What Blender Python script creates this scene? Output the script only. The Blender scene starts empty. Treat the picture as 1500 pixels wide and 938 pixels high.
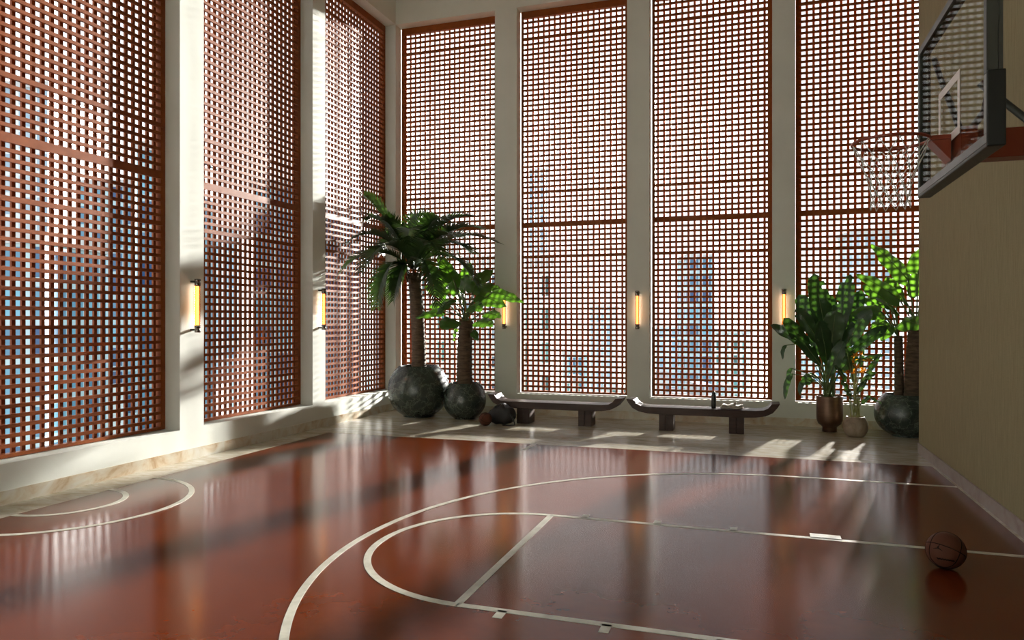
import bpy, math, random
from mathutils import Vector, Matrix
from math import sin, cos, pi, radians
S = bpy.context.scene
COL = S.collection
# ------------------------------------------------------------------ camera
F_PX, YAW, HOR, EYE = 1069.07, 0.3228, 470.08, 1.70
cam_d = bpy.data.cameras.new('camera'); cam = bpy.data.objects.new('camera', cam_d); COL.objects.link(cam)
cam.location = (0, 0, EYE); cam.rotation_euler = (pi/2, 0, YAW)
cam_d.sensor_fit = 'HORIZONTAL'; cam_d.sensor_width = 36; cam_d.lens = 36*F_PX/1500
cam_d.shift_y = (HOR-469)/1500; cam_d.clip_end = 2000
S.camera = cam
# ------------------------------------------------------------------ sky, sun, exposure
SUN_AZ, SUN_EL, SUN_E, SUN_SIZE = 14.3, 13.2, 48.0, 2.6
SKY_HORIZON, SKY_ZENITH, SKY_STRENGTH = (1.0, 0.985, 0.96, 1), (0.80, 0.91, 1.0, 1), 2.05
S.view_settings.view_transform = 'Standard'; S.view_settings.look = 'None'
S.view_settings.gamma = 1; S.view_settings.use_curve_mapping = False
S.view_settings.exposure = 0.0
S.cycles.max_bounces = 8; S.cycles.diffuse_bounces = 5; S.cycles.glossy_bounces = 4
S.cycles.transparent_max_bounces = 12; S.cycles.sample_clamp_indirect = 6
S.cycles.caustics_reflective = False; S.cycles.caustics_refractive = False
w = bpy.data.worlds.new('sky'); S.world = w; w.use_nodes = True
wn, wl = w.node_tree.nodes, w.node_tree.links
wn.clear()
wo = wn.new('ShaderNodeOutputWorld'); wb = wn.new('ShaderNodeBackground'); wl.new(wb.outputs[0], wo.inputs[0])
tc = wn.new('ShaderNodeTexCoord'); sx = wn.new('ShaderNodeSeparateXYZ'); rp = wn.new('ShaderNodeValToRGB')
wl.new(tc.outputs['Generated'], sx.inputs[0]); wl.new(sx.outputs['Z'], rp.inputs[0]); wl.new(rp.outputs[0], wb.inputs[0])
rp.color_ramp.elements[0].color = SKY_HORIZON; rp.color_ramp.elements[0].position = 0.05
rp.color_ramp.elements[1].color = SKY_ZENITH; rp.color_ramp.elements[1].position = 0.75
wb.inputs[1].default_value = SKY_STRENGTH
sd = bpy.data.lights.new('sun', 'SUN'); sun = bpy.data.objects.new('sun', sd); COL.objects.link(sun)
sd.energy = SUN_E; sd.angle = radians(SUN_SIZE); sd.color = (1.0, 0.96, 0.89)
_sv = Vector((sin(radians(SUN_AZ))*cos(radians(SUN_EL)), cos(radians(SUN_AZ))*cos(radians(SUN_EL)), sin(radians(SUN_EL))))
sun.rotation_euler = _sv.to_track_quat('Z', 'Y').to_euler(); sun.location = (8, 30, 10)

def ray(x, y):
    u = (x-750)/F_PX; v = -(y-HOR)/F_PX
    return Vector((u*cos(YAW)-sin(YAW), u*sin(YAW)+cos(YAW), v))
def at(x, y, Y):
    d = ray(x, y); return Vector((0, 0, EYE)) + d*(Y/d.y)

# ------------------------------------------------------------------ materials
MATS = {}
def mat(name, color, rough=0.5, metal=0, spec=0.5, **k):
    if name in MATS: return MATS[name]
    m = bpy.data.materials.new(name); m.use_nodes = True; MATS[name] = m
    nt = m.node_tree; b = nt.nodes['Principled BSDF']
    b.inputs['Base Color'].default_value = (*color, 1); b.inputs['Roughness'].default_value = rough
    b.inputs['Metallic'].default_value = metal; b.inputs['Specular IOR Level'].default_value = spec
    for kk, vv in k.items(): b.inputs[kk.replace('_', ' ')].default_value = vv
    return m
def coords(nt, scale=(1, 1, 1), rot=(0, 0, 0)):
    t = nt.nodes.new('ShaderNodeTexCoord'); mp = nt.nodes.new('ShaderNodeMapping')
    mp.inputs['Scale'].default_value = scale; mp.inputs['Rotation'].default_value = rot
    nt.links.new(t.outputs['Object'], mp.inputs[0]); return mp
def ramp(nt, fac, stops):
    r = nt.nodes.new('ShaderNodeValToRGB'); e = r.color_ramp.elements
    while len(e) < len(stops): e.new(0.5)
    for i, (p, c) in enumerate(stops): e[i].position = p; e[i].color = (*c, 1) if len(c) == 3 else c
    nt.links.new(fac, r.inputs[0]); return r
def noise(nt, vec, scale, detail=5, rough=0.6, dist=0):
    n = nt.nodes.new('ShaderNodeTexNoise'); n.inputs['Scale'].default_value = scale
    n.inputs['Detail'].default_value = detail; n.inputs['Roughness'].default_value = rough; n.inputs['Distortion'].default_value = dist
    nt.links.new(vec, n.inputs['Vector']); return n
def bump(nt, h, strength, dist=0.01):
    b = nt.nodes.new('ShaderNodeBump'); b.inputs['Strength'].default_value = strength; b.inputs['Distance'].default_value = dist
    nt.links.new(h, b.inputs['Height']); nt.links.new(b.outputs[0], nt.nodes['Principled BSDF'].inputs['Normal']); return b
def varied(name, stops, scale, rough=0.5, stretch=(1, 1, 1), detail=6, dist=0, bmp=0, bdist=0.01, metal=0, spec=0.5, rough_var=None, **k):
    if name in MATS: return MATS[name]
    m = mat(name, stops[0][1], rough, metal, spec, **k); nt = m.node_tree
    c = coords(nt, stretch); n = noise(nt, c.outputs[0], scale, detail, 0.6, dist)
    r = ramp(nt, n.outputs['Fac'], stops); nt.links.new(r.outputs[0], nt.nodes['Principled BSDF'].inputs['Base Color'])
    if rough_var:
        rr = ramp(nt, n.outputs['Fac'], [(0.3, (rough_var[0],)*3), (0.7, (rough_var[1],)*3)])
        nt.links.new(rr.outputs[0], nt.nodes['Principled BSDF'].inputs['Roughness'])
    if bmp: bump(nt, n.outputs['Fac'], bmp, bdist)
    return m

plaster = varied('pale_plaster', [(0.3, (0.71, 0.74, 0.685)), (0.7, (0.77, 0.80, 0.745))], 1.6, 0.8, bmp=0.25, bdist=0.02, spec=0.25)
ceil_m = mat('white_ceiling_paint', (0.78, 0.79, 0.75), 0.9, spec=0.2)
wood = varied('stained_screen_wood', [(0.3, (0.20, 0.050, 0.011)), (0.7, (0.265, 0.069, 0.015))], 9, 0.45, stretch=(1, 1, 1), bmp=0.05, spec=0.14)
dark_wood = varied('dark_bench_wood', [(0.3, (0.030, 0.016, 0.013)), (0.7, (0.052, 0.029, 0.023))], 14, 0.36, stretch=(0.15, 1, 1.2), bmp=0.08, bdist=0.004, spec=0.2)
marble = None
def make_marble():
    m = mat('cream_travertine', (0.6, 0.56, 0.46), 0.22); nt = m.node_tree
    c = coords(nt, (0.55, 1.5, 1.5)); n1 = noise(nt, c.outputs[0], 2.4, 8, 0.62, 1.2); n2 = noise(nt, c.outputs[0], 11, 6, 0.7, 0.6)
    r1 = ramp(nt, n1.outputs['Fac'], [(0.33, (0.42, 0.36, 0.25)), (0.5, (0.55, 0.52, 0.43)), (0.66, (0.64, 0.62, 0.55))])
    r2 = ramp(nt, n2.outputs['Fac'], [(0.35, (0.78, 0.76, 0.72)), (0.65, (1, 1, 1))])
    mx = nt.nodes.new('ShaderNodeMix'); mx.data_type = 'RGBA'; mx.blend_type = 'MULTIPLY'; mx.inputs[0].default_value = 1
    nt.links.new(r1.outputs[0], mx.inputs[6]); nt.links.new(r2.outputs[0], mx.inputs[7])
    nt.links.new(mx.outputs[2], nt.nodes['Principled BSDF'].inputs['Base Color']); return m
marble = make_marble()
marble_base = varied('veined_skirting_marble', [(0.32, (0.40, 0.27, 0.15)), (0.42, (0.56, 0.46, 0.33)), (0.55, (0.62, 0.58, 0.48)), (0.7, (0.66, 0.65, 0.60))], 2.6, 0.3, stretch=(1, 1, 1), detail=8, dist=1.3)
pink_base = varied('pink_skirting_marble', [(0.32, (0.19, 0.125, 0.10)), (0.5, (0.27, 0.21, 0.18)), (0.68, (0.30, 0.27, 0.25))], 3.5, 0.3, stretch=(1, 1, 1), detail=8, dist=1.5)
def make_court():
    m = mat('terracotta_court_resin', (0.3, 0.07, 0.02), 0.16, spec=0.24); nt = m.node_tree; b = nt.nodes['Principled BSDF']
    c = coords(nt, (1, 1, 1)); n1 = noise(nt, c.outputs[0], 1.3, 5, 0.55, 0.2); n2 = noise(nt, c.outputs[0], 7, 4, 0.55, 0.0)
    r1 = ramp(nt, n1.outputs['Fac'], [(0.25, (0.098, 0.0165, 0.003)), (0.52, (0.122, 0.0225, 0.0038)), (0.78, (0.15, 0.03, 0.005))])
    r2 = ramp(nt, n2.outputs['Fac'], [(0.3, (0.86, 0.86, 0.86)), (0.5, (0.94,)*3), (0.75, (1.0, 1.0, 1.0))])
    mx = nt.nodes.new('ShaderNodeMix'); mx.data_type = 'RGBA'; mx.blend_type = 'MULTIPLY'; mx.inputs[0].default_value = 1
    nt.links.new(r1.outputs[0], mx.inputs[6]); nt.links.new(r2.outputs[0], mx.inputs[7]); nt.links.new(mx.outputs[2], b.inputs['Base Color'])
    return m
court_m = make_court()
line_m = varied('off_white_line_inlay', [(0.35, (0.42, 0.41, 0.34)), (0.6, (0.56, 0.55, 0.47))], 9, 0.35, detail=8)
def make_fabric():
    m = mat('woven_straw_wallcovering', (0.3, 0.25, 0.15), 0.85, spec=0.15); nt = m.node_tree
    c = coords(nt, (1, 60, 1.4)); n = noise(nt, c.outputs[0], 3.2, 6, 0.7); c2 = coords(nt, (1, 3, 160)); n2 = noise(nt, c2.outputs[0], 3, 3, 0.6)
    r = ramp(nt, n.outputs['Fac'], [(0.3, (0.21, 0.18, 0.10)), (0.7, (0.36, 0.31, 0.185))])
    r2 = ramp(nt, n2.outputs['Fac'], [(0.3, (0.86,)*3), (0.7, (1, 1, 1))])
    mx = nt.nodes.new('ShaderNodeMix'); mx.data_type = 'RGBA'; mx.blend_type = 'MULTIPLY'; mx.inputs[0].default_value = 1
    nt.links.new(r.outputs[0], mx.inputs[6]); nt.links.new(r2.outputs[0], mx.inputs[7]); nt.links.new(mx.outputs[2], nt.nodes['Principled BSDF'].inputs['Base Color'])
    bump(nt, n.outputs['Fac'], 0.3, 0.004); return m
fabric = make_fabric()
def make_green_marble():
    m = mat('dark_green_marble', (0.02, 0.03, 0.025), 0.26, spec=0.5); nt = m.node_tree
    c = coords(nt); n = noise(nt, c.outputs[0], 3.2, 10, 0.72, 2.4); v = nt.nodes.new('ShaderNodeTexVoronoi'); v.feature = 'DISTANCE_TO_EDGE'; v.inputs['Scale'].default_value = 6
    nd = noise(nt, c.outputs[0], 6, 4, 0.6); ad = nt.nodes.new('ShaderNodeVectorMath'); ad.operation = 'MULTIPLY_ADD'; ad.inputs[1].default_value = (0.35,)*3
    nt.links.new(nd.outputs['Color'], ad.inputs[0]); nt.links.new(c.outputs[0], ad.inputs[2]); nt.links.new(ad.outputs[0], v.inputs['Vector'])
    r = ramp(nt, n.outputs['Fac'], [(0.35, (0.014, 0.022, 0.018)), (0.55, (0.035, 0.048, 0.040)), (0.72, (0.10, 0.12, 0.10))])
    r2 = ramp(nt, v.outputs['Distance'], [(0.0, (0.09, 0.105, 0.085)), (0.05, (0, 0, 0))])
    mx = nt.nodes.new('ShaderNodeMix'); mx.data_type = 'RGBA'; mx.blend_type = 'ADD'; mx.inputs[0].default_value = 0.8
    nt.links.new(r.outputs[0], mx.inputs[6]); nt.links.new(r2.outputs[0], mx.inputs[7]); nt.links.new(mx.outputs[2], nt.nodes['Principled BSDF'].inputs['Base Color']); return m
green_marble = make_green_marble()
bronze = varied('brushed_bronze', [(0.3, (0.10, 0.055, 0.035)), (0.7, (0.15, 0.085, 0.05))], 4, 0.42, stretch=(1, 1, 14), metal=0.6)
clay = varied('mottled_clay', [(0.3, (0.16, 0.11, 0.07)), (0.5, (0.30, 0.23, 0.16)), (0.7, (0.38, 0.31, 0.23))], 5, 0.6, detail=7, dist=0.8, bmp=0.2)
soil = varied('potting_soil', [(0.3, (0.02, 0.014, 0.01)), (0.7, (0.05, 0.035, 0.025))], 30, 0.95, bmp=0.6, bdist=0.03)
bark = varied('fibrous_bark', [(0.3, (0.035, 0.022, 0.014)), (0.5, (0.085, 0.055, 0.035)), (0.7, (0.13, 0.09, 0.06))], 7, 0.9, stretch=(1, 1, 5), detail=8, bmp=0.8, bdist=0.02)
def leaf_mat(name, c1, c2, tr, rough=0.35, trans=0.45):
    m = varied(name, [(0.3, c1), (0.7, c2)], 6, rough, detail=4, spec=0.5); nt = m.node_tree
    b = nt.nodes['Principled BSDF']; o = [n for n in nt.nodes if n.type == 'OUTPUT_MATERIAL'][0]
    t = nt.nodes.new('ShaderNodeBsdfTranslucent'); t.inputs[0].default_value = (*tr, 1); mx = nt.nodes.new('ShaderNodeMixShader'); mx.inputs[0].default_value = trans
    nt.links.new(b.outputs[0], mx.inputs[1]); nt.links.new(t.outputs[0], mx.inputs[2]); nt.links.new(mx.outputs[0], o.inputs[0]); return m
palm_leaf = leaf_mat('palm_green', (0.018, 0.04, 0.014), (0.035, 0.07, 0.022), (0.06, 0.14, 0.015), 0.4, 0.15)
broad_leaf = leaf_mat('glossy_broadleaf_green', (0.025, 0.065, 0.02), (0.045, 0.11, 0.028), (0.17, 0.42, 0.025), 0.34, 0.19)
banana_leaf = leaf_mat('deep_banana_leaf_green', (0.016, 0.045, 0.016), (0.03, 0.075, 0.022), (0.06, 0.16, 0.015), 0.36, 0.08)
stem_m = varied('green_stem', [(0.3, (0.05, 0.09, 0.025)), (0.7, (0.12, 0.17, 0.06))], 8, 0.5)
pale_stem = varied('pale_green_stem', [(0.3, (0.16, 0.18, 0.06)), (0.7, (0.32, 0.33, 0.14))], 8, 0.5)
orange_petal = leaf_mat('orange_petal', (0.55, 0.16, 0.01), (0.8, 0.30, 0.02), (0.9, 0.35, 0.02), 0.5, 0.4)
black_metal = mat('matt_black_metal', (0.018, 0.019, 0.018), 0.45, 0.3)
grey_frame = varied('grey_board_frame', [(0.3, (0.11, 0.11, 0.11)), (0.7, (0.15, 0.148, 0.145))], 6, 0.45, metal=0.2)
dark_frame = mat('dark_grey_board_frame', (0.05, 0.052, 0.047), 0.5, 0.2)
rubber = mat('black_edge_padding', (0.007, 0.008, 0.008), 0.6)
orange_paint = mat('burnt_orange_paint', (0.20, 0.03, 0.010), 0.4)
net_m = mat('white_net_cord', (0.62, 0.62, 0.56), 0.8)
target_m = mat('white_target_paint', (0.62, 0.56, 0.52), 0.5)
gl = bpy.data.materials.new('clear_board_glass'); gl.use_nodes = True; MATS['gl'] = gl
g_nt = gl.node_tree; g_nt.nodes.clear(); go = g_nt.nodes.new('ShaderNodeOutputMaterial'); gt = g_nt.nodes.new('ShaderNodeBsdfTransparent'); gg = g_nt.nodes.new('ShaderNodeBsdfGlossy')
gt.inputs[0].default_value = (0.86, 0.88, 0.84, 1); gg.inputs[0].default_value = (0.9, 0.9, 0.9, 1); gg.inputs['Roughness'].default_value = 0.03
gm = g_nt.nodes.new('ShaderNodeMixShader')
gm.inputs[0].default_value = 0.05; g_nt.links.new(gt.outputs[0], gm.inputs[1]); g_nt.links.new(gg.outputs[0], gm.inputs[2]); g_nt.links.new(gm.outputs[0], go.inputs[0])
brown_ball = mat('brown_ball_leather', (0.085, 0.030, 0.016), 0.65, spec=0.2)
nt = brown_ball.node_tree; _c = coords(nt); _v = nt.nodes.new('ShaderNodeTexVoronoi'); _v.inputs['Scale'].default_value = 260
nt.links.new(_c.outputs[0], _v.inputs['Vector']); bump(nt, _v.outputs['Distance'], 0.35, 0.002)
ball_black = mat('black_ball_seam', (0.004, 0.003, 0.003), 0.7, spec=0.1)
bag_m = varied('black_nylon', [(0.3, (0.006, 0.006, 0.006)), (0.7, (0.014, 0.013, 0.013))], 12, 0.6, bmp=0.5, bdist=0.01)
towel_m = varied('grey_towel_cloth', [(0.3, (0.33, 0.31, 0.26)), (0.7, (0.46, 0.44, 0.38))], 20, 0.95, bmp=0.5, bdist=0.004)
chrome = mat('dark_nickel', (0.22, 0.20, 0.18), 0.25, 0.9)
def emis(name, c, s):
    m = mat(name, c, 0.4); b = m.node_tree.nodes['Principled BSDF']
    b.inputs['Emission Color'].default_value = (*c, 1); b.inputs['Emission Strength'].default_value = s; return m
core_m = emis('lamp_core', (1.0, 0.93, 0.8), 2.8)
def shell(name, c):
    m = bpy.data.materials.new(name); m.use_nodes = True; nt = m.node_tree; nt.nodes.clear(); o = nt.nodes.new('ShaderNodeOutputMaterial'); t = nt.nodes.new('ShaderNodeBsdfTransparent'); g = nt.nodes.new('ShaderNodeBsdfGlossy'); x = nt.nodes.new('ShaderNodeMixShader')
    t.inputs[0].default_value = (*c, 1); g.inputs['Roughness'].default_value = 0.15; x.inputs[0].default_value = 0.06
    nt.links.new(t.outputs[0], x.inputs[1]); nt.links.new(g.outputs[0], x.inputs[2]); nt.links.new(x.outputs[0], o.inputs[0]); return m
amber = shell('amber_glass', (1.0, 0.52, 0.14)); amber_edge = shell('amber_glass_rib', (0.9, 0.33, 0.05))
strip_m = emis('warm_lamp_strip', (1.0, 0.88, 0.72), 9.0)

# ------------------------------------------------------------------ mesh helpers
class MB:
    def __init__(s): s.v = []; s.f = []; s.sm = []; s.mi = []
    def add(s, vs, fs, smooth=False, mi=0):
        o = len(s.v); s.v += [tuple(p) for p in vs]; s.f += [tuple(i+o for i in f) for f in fs]; s.sm += [smooth]*len(fs); s.mi += [mi]*len(fs); return s
    def box(s, x0, x1, y0, y1, z0, z1, M=None, mi=0):
        vs = [Vector((x, y, z)) for z in (z0, z1) for y in (y0, y1) for x in (x0, x1)]
        if M: vs = [M @ v for v in vs]
        return s.add(vs, [(0, 2, 3, 1), (4, 5, 7, 6), (0, 1, 5, 4), (2, 6, 7, 3), (0, 4, 6, 2), (1, 3, 7, 5)], mi=mi)
    def lathe(s, prof, n=40, c=(0, 0, 0), mi=0, caps=False):
        vs = [(c[0]+r*cos(2*pi*k/n), c[1]+r*sin(2*pi*k/n), c[2]+z) for r, z in prof for k in range(n)]
        fs = [(i*n+k, i*n+(k+1) % n, (i+1)*n+(k+1) % n, (i+1)*n+k) for i in range(len(prof)-1) for k in range(n)]
        s.add(vs, fs, True, mi)
        if caps: s.add([vs[k] for k in range(n)][::-1] + [], [tuple(range(n))], mi=mi); s.add([vs[(len(prof)-1)*n+k] for k in range(n)], [tuple(range(n))], mi=mi)
        return s
    def tube(s, pts, rad, n=8, mi=0, cap=True):
        pts = [Vector(p) for p in pts]; m = len(pts)
        if not hasattr(rad, '__len__'): rad = [rad]*m
        T = [(pts[min(i+1, m-1)]-pts[max(i-1, 0)]).normalized() for i in range(m)]
        ref = Vector((0, 0, 1)) if abs(T[0].z) < 0.9 else Vector((1, 0, 0))
        a = T[0].cross(ref).normalized(); vs = []
        for i in range(m):
            a = (a-T[i]*a.dot(T[i])).normalized(); b = T[i].cross(a)
            vs += [pts[i]+(a*cos(2*pi*k/n)+b*sin(2*pi*k/n))*rad[i] for k in range(n)]
        fs = [(i*n+k, i*n+(k+1) % n, (i+1)*n+(k+1) % n, (i+1)*n+k) for i in range(m-1) for k in range(n)]
        if cap: fs += [tuple(range(n))[::-1], tuple((m-1)*n+k for k in range(n))]
        return s.add(vs, fs, True, mi)
    def ring(s, c, R, r, axis='Z', n=48, m=8, mi=0):
        vs = []; fs = []
        for i in range(n):
            t = 2*pi*i/n
            for j in range(m):
                p = 2*pi*j/m; q = R+r*cos(p); h = r*sin(p)
                vs.append(Vector(c)+(Vector((q*cos(t), q*sin(t), h)) if axis == 'Z' else Vector((q*cos(t), h, q*sin(t)))))
        fs = [(i*m+j, ((i+1) % n)*m+j, ((i+1) % n)*m+(j+1) % m, i*m+(j+1) % m) for i in range(n) for j in range(m)]
        return s.add(vs, fs, True, mi)
    def build(s, name, m, parent=None, bevel=0, seg=2, loc=None, rotz=0, **props):
        me = bpy.data.meshes.new(name); me.from_pydata(s.v, [], s.f)
        for mm in (m if isinstance(m, (list, tuple)) else [m]): me.materials.append(mm)
        me.polygons.foreach_set('use_smooth', s.sm); me.polygons.foreach_set('material_index', s.mi); me.update()
        o = bpy.data.objects.new(name, me); COL.objects.link(o)
        if parent: o.parent = parent
        if loc is not None: o.location = loc
        if rotz: o.rotation_euler = (0, 0, rotz)
        if bevel:
            b = o.modifiers.new('bevel', 'BEVEL'); b.width = bevel; b.segments = seg; b.limit_method = 'ANGLE'; b.angle_limit = radians(40)
        for k, v in props.items(): o[k] = v
        return o
def struct(name, mb, m, **k):
    o = mb.build(name, m, **k)
    if not o.parent: o['kind'] = 'structure'
    return o
def thing(name, label, cat, loc=(0, 0, 0), rotz=0, group=None):
    o = bpy.data.objects.new(name, None); COL.objects.link(o); o.location = loc; o.rotation_euler = (0, 0, rotz); o.empty_display_size = 0.2
    o['label'] = label; o['category'] = cat
    if group: o['group'] = group
    return o
def dup(root, loc, rotz, label):
    r = root.copy(); COL.objects.link(r); r.location = loc; r.rotation_euler = (0, 0, rotz); r['label'] = label
    for ch in list(root.children):
        c = ch.copy(); COL.objects.link(c); c.parent = r
        for g in ch.children:
            d = g.copy(); COL.objects.link(d); d.parent = c
    return r
def bez(p0, p1, p2, n):
    p0, p1, p2 = Vector(p0), Vector(p1), Vector(p2)
    return [(p0*(1-t)**2+p1*2*t*(1-t)+p2*t*t) for t in [i/(n-1) for i in range(n)]]

# ------------------------------------------------------------------ room shell
XL, YB, XR, YE, XC, YN = -6.580, 12.61, 1.985, 10.56, 2.86, -2.45
TH, ZS, ZT, ZC = 0.30, 0.378, 7.40, 8.9
CX0, CX1, CY1, CY0 = -6.165, 1.945, 9.635, 0.56
back_wins = [(XL, -4.548), (-4.129, -2.118), (-1.738, 0.252), (0.599, 2.63)]
left_wins = [(10.195, YB), (7.466, 9.841), (4.665, 7.065), (1.92, 4.265), (-0.90, 1.52)]
mb = MB()
mb.box(XL-TH, XC+TH, YB, YB+TH, -0.3, ZS); mb.box(XL-TH, XC+TH, YB, YB+TH, ZT, ZC)
edges = [XL-TH, XL] + [e for wn_ in back_wins for e in wn_][1:] + [XC+TH]
for a, b in zip(edges[0::2], edges[1::2]): mb.box(a, b, YB, YB+TH, ZS, ZT)
mb.f = mb.f; struct('wall_back', mb, plaster)
mb = MB()
mb.box(XL-TH, XL, YN-TH, YB, -0.3, ZS); mb.box(XL-TH, XL, YN-TH, YB, ZT, ZC)
le = [YN-TH] + sorted(e for wn_ in left_wins for e in wn_)[:-1] 
for a, b in zip(le[0::2], le[1::2]): mb.box(XL-TH, XL, a, b, ZS, ZT)
struct('wall_left', mb, plaster)
# right wall: a solid block clad in woven straw, ending short of the back wall so an alcove opens behind it
mb = MB(); mb.box(XR, XC+TH, YN-TH, YE, 0.0, ZC); struct('wall_right', mb, fabric)
mb = MB(); mb.box(XC, XC+TH, YE, YB, -0.3, ZC); struct('wall_alcove', mb, plaster)
# plain near wall behind the camera
mb = MB(); mb.box(XL, XR, YN-TH, YN, -0.3, ZC)
struct('wall_near', mb, plaster)
mb = MB(); mb.box(XL-TH, XC+TH, YN-TH, YB+TH, ZC, ZC+0.3); struct('ceiling', mb, ceil_m)
# floor: travertine border round the resin court
mb = MB(); mb.box(XL-TH, CX0, YN-TH, YB+TH, -0.3, 0); mb.box(CX0, XC+TH, CY1, YB+TH, -0.3, 0)
mb.box(CX0, XC+TH, YN-TH, CY0, -0.3, 0); mb.box(CX1, XC+TH, CY0, CY1, -0.3, 0)
struct('floor', mb, marble)
mb = MB(); mb.box(CX0, CX1, CY0, CY1, -0.3, -0.0015)
court = struct('floor_court', mb, court_m)
# painted lines
LZ = 0.0012
def strip(mb, x0, x1, y0, y1): mb.box(x0, x1, y0, y1, -0.01, LZ)
def arc(mb, cx, cy, R, a0, a1, w=0.05, n=120):
    vs = []; fs = []
    for i in range(n+1):
        t = a0+(a1-a0)*i/n
        for r in (R-w/2, R+w/2):
            for z in (-0.01, LZ): vs.append((cx+r*cos(t), cy+r*sin(t), z))
    for i in range(n):
        a = i*4; b = a+4
        fs += [(a+1, b+1, b+3, a+3), (a, a+2, b+2, b), (a, b, b+1, a+1), (a+2, a+3, b+3, b+2)]
    mb.add(vs, fs)
LC = 5.10
mb = MB(); arc(mb, 0.45, 5.14, 3.38, pi/2, 3*pi/2, 0.052, 200); strip(mb, 0.45, CX1, 8.494, 8.546); strip(mb, 0.45, CX1, 1.734, 1.786)
struct('three_point_line', mb, line_m, parent=court)
mb = MB()
for s_ in (1, -1):
    y = LC+s_*1.06; strip(mb, -1.70, CX1, y-0.026, y+0.026)
    for x in (-1.407, -0.790, -0.172):
        strip(mb, x-0.028, x+0.028, min(y, y+s_*0.11), max(y, y+s_*0.11))
    strip(mb, 0.405, 0.63, min(y, y+s_*0.13), max(y, y+s_*0.13))
struct('lane_line', mb, line_m, parent=court)
mb = MB(); strip(mb, -1.725, -1.672, LC-1.04, LC+1.04); struct('free_throw_line', mb, line_m, parent=court)
mb = MB(); arc(mb, -1.69, LC, 1.06, pi/2, 3*pi/2, 0.052); struct('free_throw_arc', mb, line_m, parent=court)
for R in (0.505, 1.09):
    mb = MB(); arc(mb, CX0, 5.18, R, -pi/2, pi/2, 0.052); struct('centre_circle', mb, line_m, parent=court)
mb = MB(); strip(mb, -2.93, -2.87, 9.13, CY1); struct('sideline_mark', mb, line_m, parent=court)
# skirting
BH = 0.13
mb = MB(); mb.box(XL, XL+0.014, YN, YB-0.014, 0, BH); struct('baseboard_left', mb, marble_base)
mb = MB(); mb.box(XL, XC, YB-0.014, YB, 0, BH); struct('baseboard_back', mb, marble_base)
mb = MB(); mb.box(XR-0.014, XR, YN, YE+0.014, 0, BH); mb.box(XR-0.014, XC, YE, YE+0.014, 0, BH); struct('baseboard_right', mb, pink_base)

# ------------------------------------------------------------------ lattice screens
RAILS = [(6.885, 0.050), (4.055, 0.050), (3.457, 0.094), (2.872, 0.052)]
def screen(loc, rotz, W, label):
    t = thing('lattice_screen', label, 'lattice screen', loc, rotz, 'slatted timber screens in the tall openings')
    g = 0.018; z0, z1 = ZS+0.008, ZT-0.004; sw = 0.052
    m = MB(); m.box(g, g+sw, 0, 0.075, z0, z1); m.box(W-g-sw, W, 0, 0.075, z0, z1)
    m.box(g+sw, W-g-sw, 0.0, 0.075, z1-0.125, z1); m.box(g+sw, W-g-sw, 0.0, 0.075, z0, z0+0.035)
    m.build('frame', wood, t)
    for zc, h in RAILS:
        r = MB(); r.box(g+sw*0.5, W-g-sw*0.5, -0.010, 0.024, zc-h/2, zc+h/2); r.build('rail', wood, t)
    hs = MB(); bh = 0.0375; P = 0.0932
    tops = [z1-0.125] + [zc-h/2 for zc, h in RAILS]; bots = [zc+h/2 for zc, h in RAILS] + [z0+0.035]
    for a, b in zip(tops, bots):
        H = a-b; n = max(1, round((H+bh)/P)); cell = (H-(n-1)*bh)/n; z = a
        extra = 0.0
        for k in range(n-1):
            z -= cell
            hs.box(g+sw*0.5, W-g-sw*0.5, -0.004, 0.024, z-bh, z); z -= bh
    hs.build('horizontal_slats', wood, t)
    vs = MB(); bw = 0.0395; PV = 0.1032; inner = W-2*(g+sw); n = int((inner-0.02)/PV); st = (W-(n)*PV)/2
    for k in range(n+1):
        x = st+k*PV
        if x-bw/2 > g+sw-0.02 and x+bw/2 < W-g-sw+0.02: vs.box(x-bw/2, x+bw/2, 0.048, 0.074, z0+0.035, z1-0.125)
    vs.build('vertical_slats', wood, t)
    return t
DEP = 0.22
lab_b = ['reddish timber lattice screen in back wall opening nearest the corner, behind the feathery palm',
         'reddish timber lattice screen in back wall opening above the bench with the ball and bag',
         'reddish timber lattice screen in back wall opening above the bench holding bottle and towel',
         'reddish timber lattice screen in back wall opening behind the banana-leaf plant and hoop net']
lab_l = ['orange-brown timber lattice screen in side wall opening next to the room corner, narrowest in view',
         'orange-brown timber lattice screen in side wall opening between the two side wall lamps',
         'orange-brown timber lattice screen in largest side wall opening cut by the left picture edge',
         'timber lattice screen in side wall opening beyond the left picture edge',
         'timber lattice screen in side wall opening at the near end beyond the picture']
for (a, b), l in zip(back_wins, lab_b): screen((a, YB+DEP, 0), 0, b-a, l)
for (a, b), l in list(zip(left_wins, lab_l))[:4]: screen((XL-DEP, a, 0), pi/2, b-a, l)

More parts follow.
